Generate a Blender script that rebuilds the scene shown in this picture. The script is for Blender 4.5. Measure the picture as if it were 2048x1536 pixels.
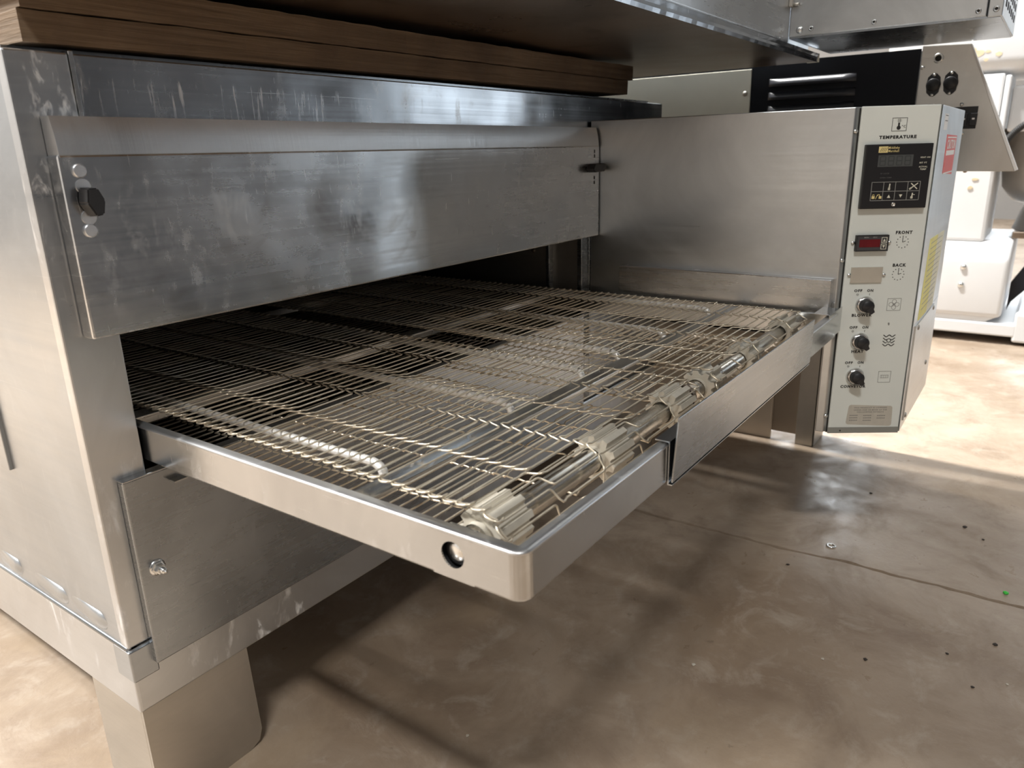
import bpy, bmesh, math, random
from mathutils import Vector, Matrix
random.seed(7)
PI = math.pi
for o in list(bpy.data.objects): bpy.data.objects.remove(o)
sc = bpy.context.scene
COL = sc.collection

# ------------------------------------------------------------------ camera
cd = bpy.data.cameras.new('camera'); cam = bpy.data.objects.new('camera', cd); COL.objects.link(cam)
cd.sensor_width = 36.0; cd.lens = 26.1; cd.clip_start = 0.02; cd.clip_end = 60
RX, RY, RZ = Vector((.57727113, -.81612792, -.02632996)), Vector((-.25697762, -.15097196, -.95455224)), Vector((.77506164, .55780166, -.29687836))
mw = Matrix(((RX[0], -RY[0], -RZ[0]), (RX[1], -RY[1], -RZ[1]), (RX[2], -RY[2], -RZ[2]))).to_4x4()
mw.translation = Vector((-.2913937, -.7, .6909))
cam.matrix_world = mw
cd.dof.use_dof = True; cd.dof.focus_distance = .88; cd.dof.aperture_fstop = 9.0
sc.camera = cam

# ------------------------------------------------------------------ world, lamps, exposure
sc.view_settings.view_transform = 'Standard'; sc.view_settings.look = 'None'
sc.view_settings.gamma = 1.0; sc.view_settings.use_curve_mapping = False
sc.view_settings.exposure = 0.3
w = bpy.data.worlds.new('world'); sc.world = w; w.use_nodes = True
w.node_tree.nodes['Background'].inputs[0].default_value = (.75, .86, 1, 1)
w.node_tree.nodes['Background'].inputs[1].default_value = 0.4

def area(name, loc, target, sx, sy, power, color):
    l = bpy.data.lights.new(name, 'AREA'); l.shape = 'RECTANGLE'; l.size = sx; l.size_y = sy
    l.energy = power; l.color = color
    o = bpy.data.objects.new(name, l); COL.objects.link(o); o.location = loc
    d = Vector(target) - Vector(loc)
    o.rotation_euler = d.to_track_quat('-Z', 'Y').to_euler()
    return o
# ceiling tube fixtures of the hall (4.3 m up) and the daylight door behind the camera
WARM = (1, .985, .955)
area('tube_light_1', (-1.7, -1.6, 4.3), (-1.7, -1.6, 0), .25, 1.0, 96, WARM)
area('tube_light_2', (1.62, 1.0, 4.3), (1.62, 1.0, 0), .16, 1.2, 420, WARM)
area('tube_light_3', (4.6, 3.6, 4.3), (4.6, 3.6, 0), .35, 2.0, 260, WARM)
area('tube_light_4', (-2.1, 3.0, 4.3), (-2.1, 3.0, 0), .30, 1.8, 700, WARM)
area('door_daylight', (3.6, -2.15, 1.2), (2.6, 0, .9), 1.6, 2.0, 6, (.80, .90, 1))

# ------------------------------------------------------------------ materials
def nt(name):
    m = bpy.data.materials.new(name); m.use_nodes = True
    t = m.node_tree; b = t.nodes['Principled BSDF']
    return m, t, b
def node(t, kind, **kw):
    n = t.nodes.new(kind)
    for k, v in kw.items():
        if k in n.inputs: n.inputs[k].default_value = v
        else: setattr(n, k, v)
    return n
def mixc(t, fac, a, b, blend='MIX'):
    n = t.nodes.new('ShaderNodeMix'); n.data_type = 'RGBA'; n.blend_type = blend
    for s, v in ((0, fac), (6, a), (7, b)):
        if hasattr(v, 'links') or hasattr(v, 'is_output'): t.links.new(v, n.inputs[s])
        else: n.inputs[s].default_value = v if s == 0 else (v[0], v[1], v[2], 1)
    return n.outputs[2]
def math_(t, op, a, b=0.0, clamp=False):
    n = t.nodes.new('ShaderNodeMath'); n.operation = op; n.use_clamp = clamp
    for i, v in enumerate((a, b)):
        if hasattr(v, 'is_output'): t.links.new(v, n.inputs[i])
        else: n.inputs[i].default_value = v
    return n.outputs[0]
def noise(t, vec, scale, detail=3, rough=.55, dist=0):
    n = node(t, 'ShaderNodeTexNoise', Scale=scale, Detail=detail, Roughness=rough, Distortion=dist)
    t.links.new(vec, n.inputs['Vector']); return n.outputs['Fac']
def mapped(t, scale=(1, 1, 1), rot=(0, 0, 0), loc=(0, 0, 0)):
    tc = t.nodes.new('ShaderNodeTexCoord'); mp = t.nodes.new('ShaderNodeMapping')
    mp.inputs['Scale'].default_value = scale; mp.inputs['Rotation'].default_value = rot; mp.inputs['Location'].default_value = loc
    t.links.new(tc.outputs['Object'], mp.inputs['Vector']); return mp.outputs['Vector']
def ramp(t, fac, lo, hi):
    n = node(t, 'ShaderNodeMapRange'); n.clamp = True
    n.inputs['From Min'].default_value = lo; n.inputs['From Max'].default_value = hi
    t.links.new(fac, n.inputs['Value']); return n.outputs[0]

def steel(name, col=(.60, .61, .62), rough=.28, brush=(1.2, 1.2, 260), bump=.012, smudge=.30, scuff=0.0, stain=0.0, scratch=.25, dents=.12, streaks=None):
    m, t, b = nt(name)
    base = mapped(t); br = noise(t, mapped(t, brush), 1.0, 4)
    sm = noise(t, base, 3.5, 6, .62, .8)
    sm2 = noise(t, base, 14, 4, .6, .4)
    c = mixc(t, ramp(t, sm, .35, .68), [v * .82 for v in col], [min(1, v * 1.08) for v in col])
    r = math_(t, 'ADD', rough, math_(t, 'MULTIPLY', math_(t, 'SUBTRACT', br, .5), .16))
    r = math_(t, 'ADD', r, math_(t, 'MULTIPLY', math_(t, 'SUBTRACT', sm, .5), smudge))
    r = math_(t, 'ADD', r, math_(t, 'MULTIPLY', math_(t, 'SUBTRACT', sm2, .5), smudge * .4))
    if scratch:
        s1 = noise(t, mapped(t, (7, 7, 620), (.5, .35, 0)), 1, 1)
        s2 = noise(t, mapped(t, (460, 460, 30), (.25, -.3, 0)), 1, 1)
        ms = math_(t, 'MAXIMUM', ramp(t, s1, .755, .79), ramp(t, s2, .755, .79))
        ms = math_(t, 'MULTIPLY', ms, scratch)
        c = mixc(t, ms, c, (.85, .85, .84)); r = math_(t, 'ADD', r, math_(t, 'MULTIPLY', ms, .25))
    if stain:
        st = ramp(t, noise(t, mapped(t, (1, 1, 1), loc=(3, 1, 2)), 7, 5, .6, 1.2), .60, .70)
        c = mixc(t, math_(t, 'MULTIPLY', st, stain), c, (.22, .17, .12))
    met = 1.0
    if scuff:
        k = ramp(t, noise(t, mapped(t, (1.2, 1.2, .45)), 34, 6, .72, .3), .56, .68)
        k2 = ramp(t, noise(t, base, 5, 3), .36, .56)
        k = math_(t, 'MULTIPLY', math_(t, 'MULTIPLY', k, k2), scuff)
        c = mixc(t, k, c, (.80, .80, .79)); met = math_(t, 'SUBTRACT', 1, math_(t, 'MULTIPLY', k, .7))
        r = math_(t, 'ADD', r, math_(t, 'MULTIPLY', k, .3))
    if streaks:
        tc = t.nodes.new('ShaderNodeTexCoord'); sx = t.nodes.new('ShaderNodeSeparateXYZ'); t.links.new(tc.outputs['Object'], sx.inputs[0])
        q = ramp(t, noise(t, mapped(t, (230, 230, 16), (0, .12, 0)), 1, 3, .6, .3), .57, .66)
        q = math_(t, 'MULTIPLY', q, ramp(t, noise(t, base, 13, 3), .38, .56))
        q = math_(t, 'MULTIPLY', q, math_(t, 'SUBTRACT', 1, ramp(t, sx.outputs['X'], streaks[0], streaks[1])))
        q = math_(t, 'MULTIPLY', q, math_(t, 'SUBTRACT', 1, ramp(t, sx.outputs['Z'], .760, .766)))
        c = mixc(t, q, c, (.78, .79, .80)); r = math_(t, 'ADD', r, math_(t, 'MULTIPLY', q, .35))
        met = math_(t, 'SUBTRACT', met, math_(t, 'MULTIPLY', q, .6))
    t.links.new(c, b.inputs['Base Color'])
    r = math_(t, 'MAXIMUM', r, .10); t.links.new(r, b.inputs['Roughness'])
    if hasattr(met, 'is_output'): t.links.new(met, b.inputs['Metallic'])
    else: b.inputs['Metallic'].default_value = met
    bp = node(t, 'ShaderNodeBump'); bp.inputs['Strength'].default_value = bump; bp.inputs['Distance'].default_value = .002
    t.links.new(br, bp.inputs['Height'])
    if dents:
        d = noise(t, base, 5.0, 2, .5)
        bp2 = node(t, 'ShaderNodeBump'); bp2.inputs['Strength'].default_value = dents; bp2.inputs['Distance'].default_value = .02
        t.links.new(d, bp2.inputs['Height']); t.links.new(bp.outputs[0], bp2.inputs['Normal']); bp = bp2
    t.links.new(bp.outputs[0], b.inputs['Normal'])
    return m
def plain(name, col, rough=.5, metal=0.0, var=.12, scale=20, bump=0.0, emit=None, spec=None):
    m, t, b = nt(name)
    n = noise(t, mapped(t), scale, 4)
    c = mixc(t, n, [v * (1 - var) for v in col], [min(1, v * (1 + var)) for v in col])
    t.links.new(c, b.inputs['Base Color'])
    b.inputs['Metallic'].default_value = metal
    t.links.new(math_(t, 'ADD', rough - .06, math_(t, 'MULTIPLY', n, .12)), b.inputs['Roughness'])
    if spec is not None: b.inputs['Specular IOR Level'].default_value = spec
    if bump:
        bp = node(t, 'ShaderNodeBump'); bp.inputs['Strength'].default_value = bump; bp.inputs['Distance'].default_value = .003
        t.links.new(n, bp.inputs['Height']); t.links.new(bp.outputs[0], b.inputs['Normal'])
    if emit:
        b.inputs['Emission Color'].default_value = (*emit[:3], 1); b.inputs['Emission Strength'].default_value = emit[3]
    return m

M = {}
M['steel'] = steel('brushed_stainless', scuff=.04, scratch=.08)
M['steel_post'] = steel('scuffed_stainless', col=(.62, .64, .66), scuff=.95, rough=.33, dents=.2)
M['steel_side'] = steel('side_stainless', col=(.47, .50, .53), rough=.34, scuff=.1, smudge=.3)
M['steel_door'] = steel('door_stainless', col=(.68, .70, .72), rough=.25, smudge=.42, scuff=.25, stain=.35, scratch=.45, dents=.25)
M['steel_header'] = steel('header_stainless', col=(.40, .42, .445), rough=.21, smudge=.3, scuff=.3, stain=.2, scratch=.4, dents=.3, streaks=(-.50, -.02))
M['steel_cab'] = steel('cabinet_stainless', col=(.63, .65, .66), rough=.34, smudge=.2, scuff=0, scratch=.12, dents=.08)
M['steel_tray'] = steel('tray_stainless', col=(.57, .58, .585), rough=.22, smudge=.14, scuff=.2, brush=(1.2, 1.2, 300), scratch=.4, dents=.05)
M['steel_low'] = steel('galvanised_sheet', col=(.38, .405, .43), rough=.27, smudge=.25, scuff=.06, scratch=.06)
M['steel_leg'] = steel('leg_steel', col=(.56, .53, .48), rough=.5, smudge=.2, scratch=.05, dents=.05)
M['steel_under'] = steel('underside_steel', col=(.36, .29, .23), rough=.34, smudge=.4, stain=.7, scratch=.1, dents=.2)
M['steel_far'] = steel('switchbox_stainless', col=(.66, .64, .60), rough=.38, smudge=.15, scratch=.0, dents=.0)
M['beige_metal'] = plain('galvanised_cover', (.90, .87, .74), .45, 0.0, .10, 8)
M['rod'] = plain('polished_rod', (.80, .79, .76), .36, .55, .1, 60)
M['shaft'] = steel('drive_shaft_steel', col=(.74, .72, .67), rough=.26, brush=(60, 60, 60), smudge=.2, scratch=0, dents=0, stain=.15)
M['strip'] = steel('satin_strip', col=(.66, .67, .68), rough=.42, brush=(260, 3, 3), bump=.06, smudge=.15, scratch=.1, dents=.1)
M['flange'] = steel('worn_flange', col=(.72, .73, .74), rough=.42, smudge=.25, scuff=.4, scratch=.2, dents=0)
M['wire'] = plain('belt_wire', (.66, .59, .47), .34, .72, .2, 60)
M['sprocket'] = plain('cast_sprocket', (.54, .505, .43), .5, .15, .25, 60, .15)
M['zinc'] = plain('zinc_hardware', (.78, .79, .78), .28, 1.0, .1, 80)
M['rivet'] = plain('rivet_aluminium', (.80, .82, .85), .35, .9, .08, 90)
M['black_plastic'] = plain('black_plastic', (.018, .018, .02), .42, 0, .3, 60)
M['black_paint'] = plain('black_paint', (.008, .009, .013), .5, 0, .2, 30, spec=.25)
M['louver'] = plain('lit_louver_black', (.03, .031, .037), .33, 0, .2, 30)  # black paint made lighter, stands for light caught by the louvers
M['black_rub'] = plain('black_rubber', (.02, .02, .02), .6)
M['chamber'] = plain('oven_chamber', (.10, .085, .07), .5, .8, .4, 8)
M['gap'] = plain('dark_gap', (.02, .018, .016), .8)
M['panel'] = plain('grey_enamel', (.74, .775, .735), .42, 0, .05, 9)
M['panel_edge'] = plain('panel_edge', (.30, .31, .29), .4, .3, .1, 9)
M['ink'] = plain('black_ink', (.02, .02, .02), .6)
M['ink_grey'] = plain('worn_ink', (.22, .22, .21), .6)
M['ink_dim'] = plain('faded_print', (.09, .09, .09), .6)
M['print_white'] = plain('white_print', (.72, .70, .58), .6)
M['print_grey'] = plain('grey_print', (.32, .32, .30), .6)
M['gold'] = plain('gold_print', (.80, .66, .30), .5)
M['lcd'] = plain('lcd_window', (.075, .08, .08), .35)
M['lcd_seg'] = plain('lcd_segment', (.045, .05, .05), .5)
M['red_led'] = plain('red_display', (.13, .006, .01), .25, 0, .4, 60)
M['display'] = plain('display_face', (.012, .012, .014), .4)
M['timer'] = plain('timer_face', (.05, .05, .055), .5)
M['chrome'] = plain('knob_ring', (.75, .75, .74), .25, 1.0, .05)
M['plate'] = plain('blank_plate', (.62, .59, .52), .4, .6, .12, 30)
M['patent'] = plain('patent_sticker', (.55, .53, .47), .4, .2, .15, 60)
M['red_label'] = plain('red_label', (.75, .10, .08), .5, 0, .15, 60)
M['white_label'] = plain('white_label', (.85, .83, .80), .5)
M['yellow'] = plain('yellow_paper', (.88, .80, .27), .6, 0, .15, 25)
M['yellow_pale'] = plain('pale_yellow_paper', (.84, .81, .62), .6, 0, .12, 25)
M['mixer'] = plain('white_enamel', (.78, .79, .80), .35, 0, .06, 6)
M['mixer_rust'] = plain('rust_stain', (.72, .60, .40), .6, 0, .3, 30)
M['bowl'] = steel('bowl_steel', col=(.55, .52, .48), rough=.35, smudge=.2, scratch=0, dents=0)
M['pale_board'] = plain('pale_board', (.66, .57, .46), .6, 0, .08, 8)
M['brown_panel'] = plain('brown_sheet', (.36, .30, .24), .5, .4, .2, 8)
M['green'] = plain('green_scrap', (.05, .62, .06), .4)
M['crumb'] = plain('dark_crumb', (.035, .026, .02), .8, 0, .4, 200)
M['crumb_pale'] = plain('pale_crumb', (.55, .50, .42), .7, 0, .3, 200)
M['wall'] = plain('painted_wall', (.26, .25, .24), .7, 0, .08, 1.5)
M['wall_dark'] = plain('dark_wall', (.05, .05, .052), .9, 0, .15, 1.2, spec=.0)
M['ceiling'] = plain('ceiling_paint', (.14, .135, .13), .8, 0, .1, 1)
M['window'] = plain('window_pane', (.8, .9, 1), .3, emit=(.88, .94, 1, 9.0))
M['daydoor'] = plain('daylight_door', (.7, .8, .9), .4, emit=(.8, .9, 1, .28))

def wood_mat():
    m, t, b = nt('old_timber')
    g = noise(t, mapped(t, (5, 5, 150)), 1, 5, .65, .15); n = noise(t, mapped(t), 6, 5)
    c = mixc(t, ramp(t, g, .25, .75), (.075, .046, .025), (.22, .15, .09)); c = mixc(t, ramp(t, n, .45, .7), c, (.085, .052, .03))
    t.links.new(c, b.inputs['Base Color']); b.inputs['Roughness'].default_value = .75
    bp = node(t, 'ShaderNodeBump'); bp.inputs['Strength'].default_value = .5; bp.inputs['Distance'].default_value = .004
    t.links.new(g, bp.inputs['Height']); t.links.new(bp.outputs[0], b.inputs['Normal']); return m
M['wood'] = wood_mat()
def concrete():
    m, t, b = nt('stained_concrete')
    p = mapped(t); a = noise(t, p, 1.6, 7, .62, .9); f = noise(t, p, 7, 8, .68, .6); g = noise(t, p, 110, 4, .6); h = noise(t, mapped(t, loc=(4, 9, 0)), 16, 7, .7, .5)
    c = mixc(t, ramp(t, a, .34, .66), (.25, .175, .115), (.46, .37, .285))
    c = mixc(t, math_(t, 'MULTIPLY', ramp(t, f, .48, .72), .7), c, (.18, .12, .078))
    c = mixc(t, math_(t, 'MULTIPLY', ramp(t, h, .52, .72), .55), c, (.52, .45, .37))
    c = mixc(t, math_(t, 'MULTIPLY', ramp(t, noise(t, mapped(t, loc=(5, 2, 0)), 3.2, 6, .6, 1), .55, .68), .45), c, (.40, .30, .20))
    sp = ramp(t, noise(t, mapped(t, loc=(1, 7, 0)), 30, 5, .65), .66, .73)
    c = mixc(t, math_(t, 'MULTIPLY', sp, .6), c, (.11, .075, .05))
    c = mixc(t, math_(t, 'MULTIPLY', g, .30), c, (.30, .24, .185))
    t.links.new(c, b.inputs['Base Color'])
    r = math_(t, 'ADD', .22, math_(t, 'MULTIPLY', ramp(t, math_(t, 'ADD', math_(t, 'MULTIPLY', f, .6), math_(t, 'MULTIPLY', h, .4)), .36, .60), .42)); t.links.new(r, b.inputs['Roughness'])
    bp = node(t, 'ShaderNodeBump'); bp.inputs['Strength'].default_value = .22; bp.inputs['Distance'].default_value = .005
    t.links.new(math_(t, 'ADD', f, math_(t, 'ADD', math_(t, 'MULTIPLY', h, .5), math_(t, 'MULTIPLY', g, .15))), bp.inputs['Height']); t.links.new(bp.outputs[0], b.inputs['Normal'])
    return m
M['concrete'] = concrete()

# ------------------------------------------------------------------ helpers
def bm_(): return bmesh.new()
def box(bm, lo, hi, bev=0.0, seg=2):
    lo = Vector(lo); hi = Vector(hi)
    vs = [bm.verts.new((x, y, z)) for x in (lo.x, hi.x) for y in (lo.y, hi.y) for z in (lo.z, hi.z)]
    fs = [(0, 1, 3, 2), (4, 6, 7, 5), (0, 4, 5, 1), (2, 3, 7, 6), (0, 2, 6, 4), (1, 5, 7, 3)]
    faces = [bm.faces.new([vs[i] for i in f]) for f in fs]
    if bev:
        es = list({e for f in faces for e in f.edges})
        bmesh.ops.bevel(bm, geom=es, offset=bev, segments=seg, affect='EDGES', profile=.5)
    return bm
def prism(bm, pts, a, b, axis='z', bev=0.0):
    def P(p, h):
        return {'z': (p[0], p[1], h), 'x': (h, p[0], p[1]), 'y': (p[0], h, p[1])}[axis]
    A = [bm.verts.new(P(p, a)) for p in pts]; B = [bm.verts.new(P(p, b)) for p in pts]
    n = len(pts); fs = [bm.faces.new(A[::-1]), bm.faces.new(B)]
    for i in range(n): fs.append(bm.faces.new((A[i], A[(i + 1) % n], B[(i + 1) % n], B[i])))
    bmesh.ops.recalc_face_normals(bm, faces=fs)
    if bev: bmesh.ops.bevel(bm, geom=list({e for f in fs for e in f.edges}), offset=bev, segments=2, affect='EDGES', profile=.5)
    return bm
def frame_for(d):
    d = d.normalized(); u = Vector((0, 0, 1)) if abs(d.z) < .9 else Vector((1, 0, 0))
    x = u.cross(d).normalized(); return x, d.cross(x)
def tube(bm, pts, r, n=6, closed=False, caps=True):
    pts = [Vector(p) for p in pts]; rings = []; N = len(pts); prev = None
    for i, p in enumerate(pts):
        if closed: d = pts[(i + 1) % N] - pts[i - 1]
        else: d = pts[min(i + 1, N - 1)] - pts[max(i - 1, 0)]
        d.normalize()
        if prev is None: x, y = frame_for(d)
        else:
            x = prev - d * prev.dot(d)
            x = x.normalized() if x.length > 1e-6 else frame_for(d)[0]; y = d.cross(x)
        prev = x; rr = r[i] if hasattr(r, '__len__') else r
        rings.append([bm.verts.new(p + x * (rr * math.cos(2 * PI * k / n)) + y * (rr * math.sin(2 * PI * k / n))) for k in range(n)])
    for i in range(N if closed else N - 1):
        A, B = rings[i], rings[(i + 1) % N]
        for k in range(n):
            f = bm.faces.new((A[k], A[(k + 1) % n], B[(k + 1) % n], B[k])); f.smooth = n > 5
    if caps and not closed:
        bm.faces.new(rings[0][::-1]); bm.faces.new(rings[-1])
    return bm
def cyl(bm, c, axis, r, h, n=16, r2=None, bev=0):
    c = Vector(c); a = Vector(axis).normalized()
    if bev:
        rr = [r - bev, r, r, r - bev]; hh = [0, 0, h - bev, h]
        return tube(bm, [c + a * (1e-6 * i + q) for i, q in enumerate([0, bev * .01 + 1e-6, h - bev, h])], [r, r, r if r2 is None else r2, (r if r2 is None else r2) - bev], n)
    return tube(bm, [c, c + a * h], [r, r if r2 is None else r2], n)
def lathe(bm, prof, c=(0, 0, 0), axis=(0, 0, 1), n=24, smooth=True):
    c = Vector(c); a = Vector(axis).normalized(); x, y = frame_for(a); rings = []
    for (r, h) in prof:
        if r < 1e-6: rings.append([bm.verts.new(c + a * h)])
        else: rings.append([bm.verts.new(c + a * h + x * (r * math.cos(2 * PI * k / n)) + y * (r * math.sin(2 * PI * k / n))) for k in range(n)])
    for A, B in zip(rings, rings[1:]):
        for k in range(n):
            if len(A) == 1 and len(B) == 1: continue
            if len(A) == 1: f = bm.faces.new((A[0], B[(k + 1) % n], B[k]))
            elif len(B) == 1: f = bm.faces.new((A[k], A[(k + 1) % n], B[0]))
            else: f = bm.faces.new((A[k], A[(k + 1) % n], B[(k + 1) % n], B[k]))
            f.smooth = smooth
    return bm
def dome(bm, c, axis, r, h, n=12):
    return lathe(bm, [(r, 0), (r * .96, h * .35), (r * .7, h * .8), (0, h)], c, axis, n)

ROOT = {}
def empty(name, loc, label, cat, group=None):
    o = bpy.data.objects.new(name, None); o.empty_display_size = .05; COL.objects.link(o); o.location = loc
    o['label'] = label; o['category'] = cat
    if group: o['group'] = group
    ROOT[o.name] = Vector(loc); return o
def root_off(p):
    if p is None: return Vector((0, 0, 0))
    q = p
    while q.parent: q = q.parent
    return ROOT.get(q.name, Vector((0, 0, 0)))
def obj(name, bm, mat, parent=None, Mx=None, label=None):
    if Mx is not None: bm.transform(Mx)
    off = root_off(parent); bm.transform(Matrix.Translation(-off))
    bmesh.ops.recalc_face_normals(bm, faces=bm.faces)
    me = bpy.data.meshes.new(name); bm.to_mesh(me); bm.free()
    me.materials.append(M[mat] if isinstance(mat, str) else mat)
    o = bpy.data.objects.new(name, me); COL.objects.link(o)
    if parent: o.parent = parent
    if label: o['label'] = label
    return o
def thing(name, bm, mat, loc, label, cat, group=None):
    bm.transform(Matrix.Translation(-Vector(loc)))
    bmesh.ops.recalc_face_normals(bm, faces=bm.faces)
    me = bpy.data.meshes.new(name); bm.to_mesh(me); bm.free(); me.materials.append(M[mat])
    o = bpy.data.objects.new(name, me); COL.objects.link(o); o.location = loc
    o['label'] = label; o['category'] = cat
    if group: o['group'] = group
    return o
def struct(name, bm, mat, parent=None):
    o = obj(name, bm, mat, parent)
    if parent is None: o['kind'] = 'structure'
    return o
def text_mesh(body, size, width=None, bold=0.0, align='CENTER', spacing=1.0):
    cu = bpy.data.curves.new('t', 'FONT'); cu.body = body; cu.size = size; cu.align_x = align; cu.align_y = 'CENTER'
    cu.offset = bold; cu.resolution_u = 2; cu.space_character = spacing; cu.extrude = .00008
    to = bpy.data.objects.new('t', cu); COL.objects.link(to)
    dg = bpy.context.evaluated_depsgraph_get(); me = bpy.data.meshes.new_from_object(to.evaluated_get(dg))
    bpy.data.objects.remove(to); bpy.data.curves.remove(cu)
    bm = bm_(); bm.from_mesh(me); bpy.data.meshes.remove(me)
    if width and bm.verts:
        xs = [v.co.x for v in bm.verts]; cw = max(xs) - min(xs); mid = (max(xs) + min(xs)) / 2
        for v in bm.verts: v.co.x = (v.co.x - (mid if align == 'CENTER' else min(xs))) * width / cw
    return bm
def copy_tree(o, parent=None):
    c = o.copy(); COL.objects.link(c); c.parent = parent
    for ch in list(o.children): copy_tree(ch, c)
    return c

# ------------------------------------------------------------------ the setting
def crack_x(y): return .9405 - .042 * (y + .1)
bm = bm_(); ys = [-2.3, -1.6]; y = -1.3
while y < .9: ys.append(y); y += .014
ys += [1.4, 2.5, 5]
rows = []; wob = 0
for y in ys:
    wob = wob * .8 + random.uniform(-.0022, .0022); wd = .0026 + .0026 * random.random()
    xl = crack_x(y) + wob - wd; xr = crack_x(y) + wob + wd
    rows.append([bm.verts.new(p) for p in ((-5, y, 0), (xl, y, 0), (xl + .001, y, -.007), (xr - .001, y, -.007), (xr, y, 0), (8, y, 0))])
for A, B in zip(rows, rows[1:]):
    for k in range(5): bm.faces.new((A[k], A[k + 1], B[k + 1], B[k]))
struct('floor', bm, 'concrete')
struct('ceiling', box(bm_(), (-5, -2.3, 4.45), (8, 5, 4.6)), 'ceiling')
bm = bm_(); box(bm, (7.9, -2.3, 0), (8.05, 5, 1.65)); box(bm, (7.9, -2.3, 3.05), (8.05, 5, 4.5)); box(bm, (7.9, -2.3, 1.65), (8.05, -1.9, 3.05)); box(bm, (7.9, 2.3, 1.65), (8.05, 5, 3.05))
struct('wall_right', bm, 'wall')
wn = struct('window_1', box(bm_(), (7.96, -1.9, 1.65), (7.99, 2.3, 3.05)), 'window')
bm = bm_()
for yy in (-1.9, -1.0, -.1, .8, 1.6, 2.26): box(bm, (7.9, yy, 1.65), (7.96, yy + .04, 3.05))
obj('window_frame', bm, 'wall_dark', wn)
struct('wall_left', box(bm_(), (-5.15, -2.3, 0), (-5, 5, 4.5)), 'wall')
struct('wall_back', box(bm_(), (-5, 5, 0), (8, 5.15, 4.5)), 'wall')
bm = bm_(); box(bm, (-5, -2.45, 0), (2.8, -2.3, 4.5)); box(bm, (4.4, -2.45, 0), (8, -2.3, 4.5)); box(bm, (2.8, -2.45, 2.2), (4.4, -2.3, 4.5))
struct('shade_wall_front', bm, 'wall_dark')  # unseen dark wall added close behind the camera, keeps steel reflections dark
struct('door_1', box(bm_(), (2.8, -2.42, 0), (4.4, -2.38, 2.2)), 'daydoor')

# ------------------------------------------------------------------ lower conveyor oven
OV = empty('conveyor_oven', (.6, .6, 0), 'stainless steel conveyor oven with drop door, control cabinet and wire belt opening', 'oven')
YB = 1.35; XE = 1.255; ZT = .782; ZB = .2177
sp = obj('side_panel', box(bm_(), (0, .0135, ZB - .004), (.012, YB, ZT), .0006), 'steel_side', OV)
for (y0, y1) in ((.034, .110), (.118, .198), (.232, .292)):
    bm = bm_(); L = y1 - y0; N = 12; rings = []
    for i in range(N + 1):
        u = i / N; yy = y1 - L * u; hh = .011 * (1 if u < .75 else math.sqrt(max(0, 1 - ((u - .75) / .25) ** 2))) + .0004
        rings.append([bm.verts.new((.001 - .0050 * math.sin(PI * k / 8) * (.25 + .75 * min(1, u * 1.6)) * min(1, 6 * (1 - u) + .05), yy, .2345 + hh * math.cos(PI * k / 8))) for k in range(9)])
    for A, B in zip(rings, rings[1:]):
        for k in range(8): bm.faces.new((A[k], A[k + 1], B[k + 1], B[k])).smooth = True
    obj('pressed_louver', bm, 'steel_side', sp)
obj('cover_plate', box(bm_(), (-.004, .186, .374), (.001, .5, .62), .001), 'steel_side', sp)
obj('side_panel', box(bm_(), (XE - .012, .004, ZB), (XE, YB, ZT), .0015), 'steel_side', OV)
obj('back_panel', box(bm_(), (.012, YB - .012, ZB), (XE - .012, YB, ZT)), 'steel_low', OV)
obj('top_panel', box(bm_(), (.012, .03, ZT - .008), (XE - .012, YB - .012, ZT + .006)), 'steel_low', OV)
obj('front_post', box(bm_(), (-.0006, 0, ZB), (.0505, .0145, ZT), .0018), 'steel_post', OV)
obj('front_header', box(bm_(), (.0535, .003, .60), (XE, .016, ZT), .0015), 'steel_header', OV)
obj('header_trim', box(bm_(), (.0505, -.0012, .725), (.0545, .012, ZT + .002), .0008), 'steel_tray', OV)
obj('front_post', box(bm_(), (.947, .002, ZB), (XE, .014, .60), .001), 'steel_low', OV)
# oven chamber behind the opening
bm = bm_()
box(bm, (.012, .016, .60), (.95, YB - .012, .606)); box(bm, (.012, .016, .30), (.95, YB - .012, .306))
box(bm, (.012, .016, .306), (.02, YB - .012, .60));  box(bm, (.02, YB - .03, .306), (.948, YB - .02, .60))
obj('chamber', bm, 'chamber', OV)
obj('chamber_wall', box(bm_(), (.948, .016, .306), (.956, YB - .012, .60)), 'steel_leg', OV)
for (y0, y1, nm) in ((.012, .022, 'jamb_strip'), (.085, .093, 'jamb_strip')):
    obj(nm, box(bm_(), (.935, y0, .32), (.948, y1, .60), .001), 'steel_low', OV)
for p in ((.945, .13, .505), (.945, .155, .51), (.945, .165, .53)):
    obj('bolt', dome(bm_(), (.9475, p[1], p[2]), (-1, 0, 0), .005, .003), 'steel_under', OV)
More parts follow.
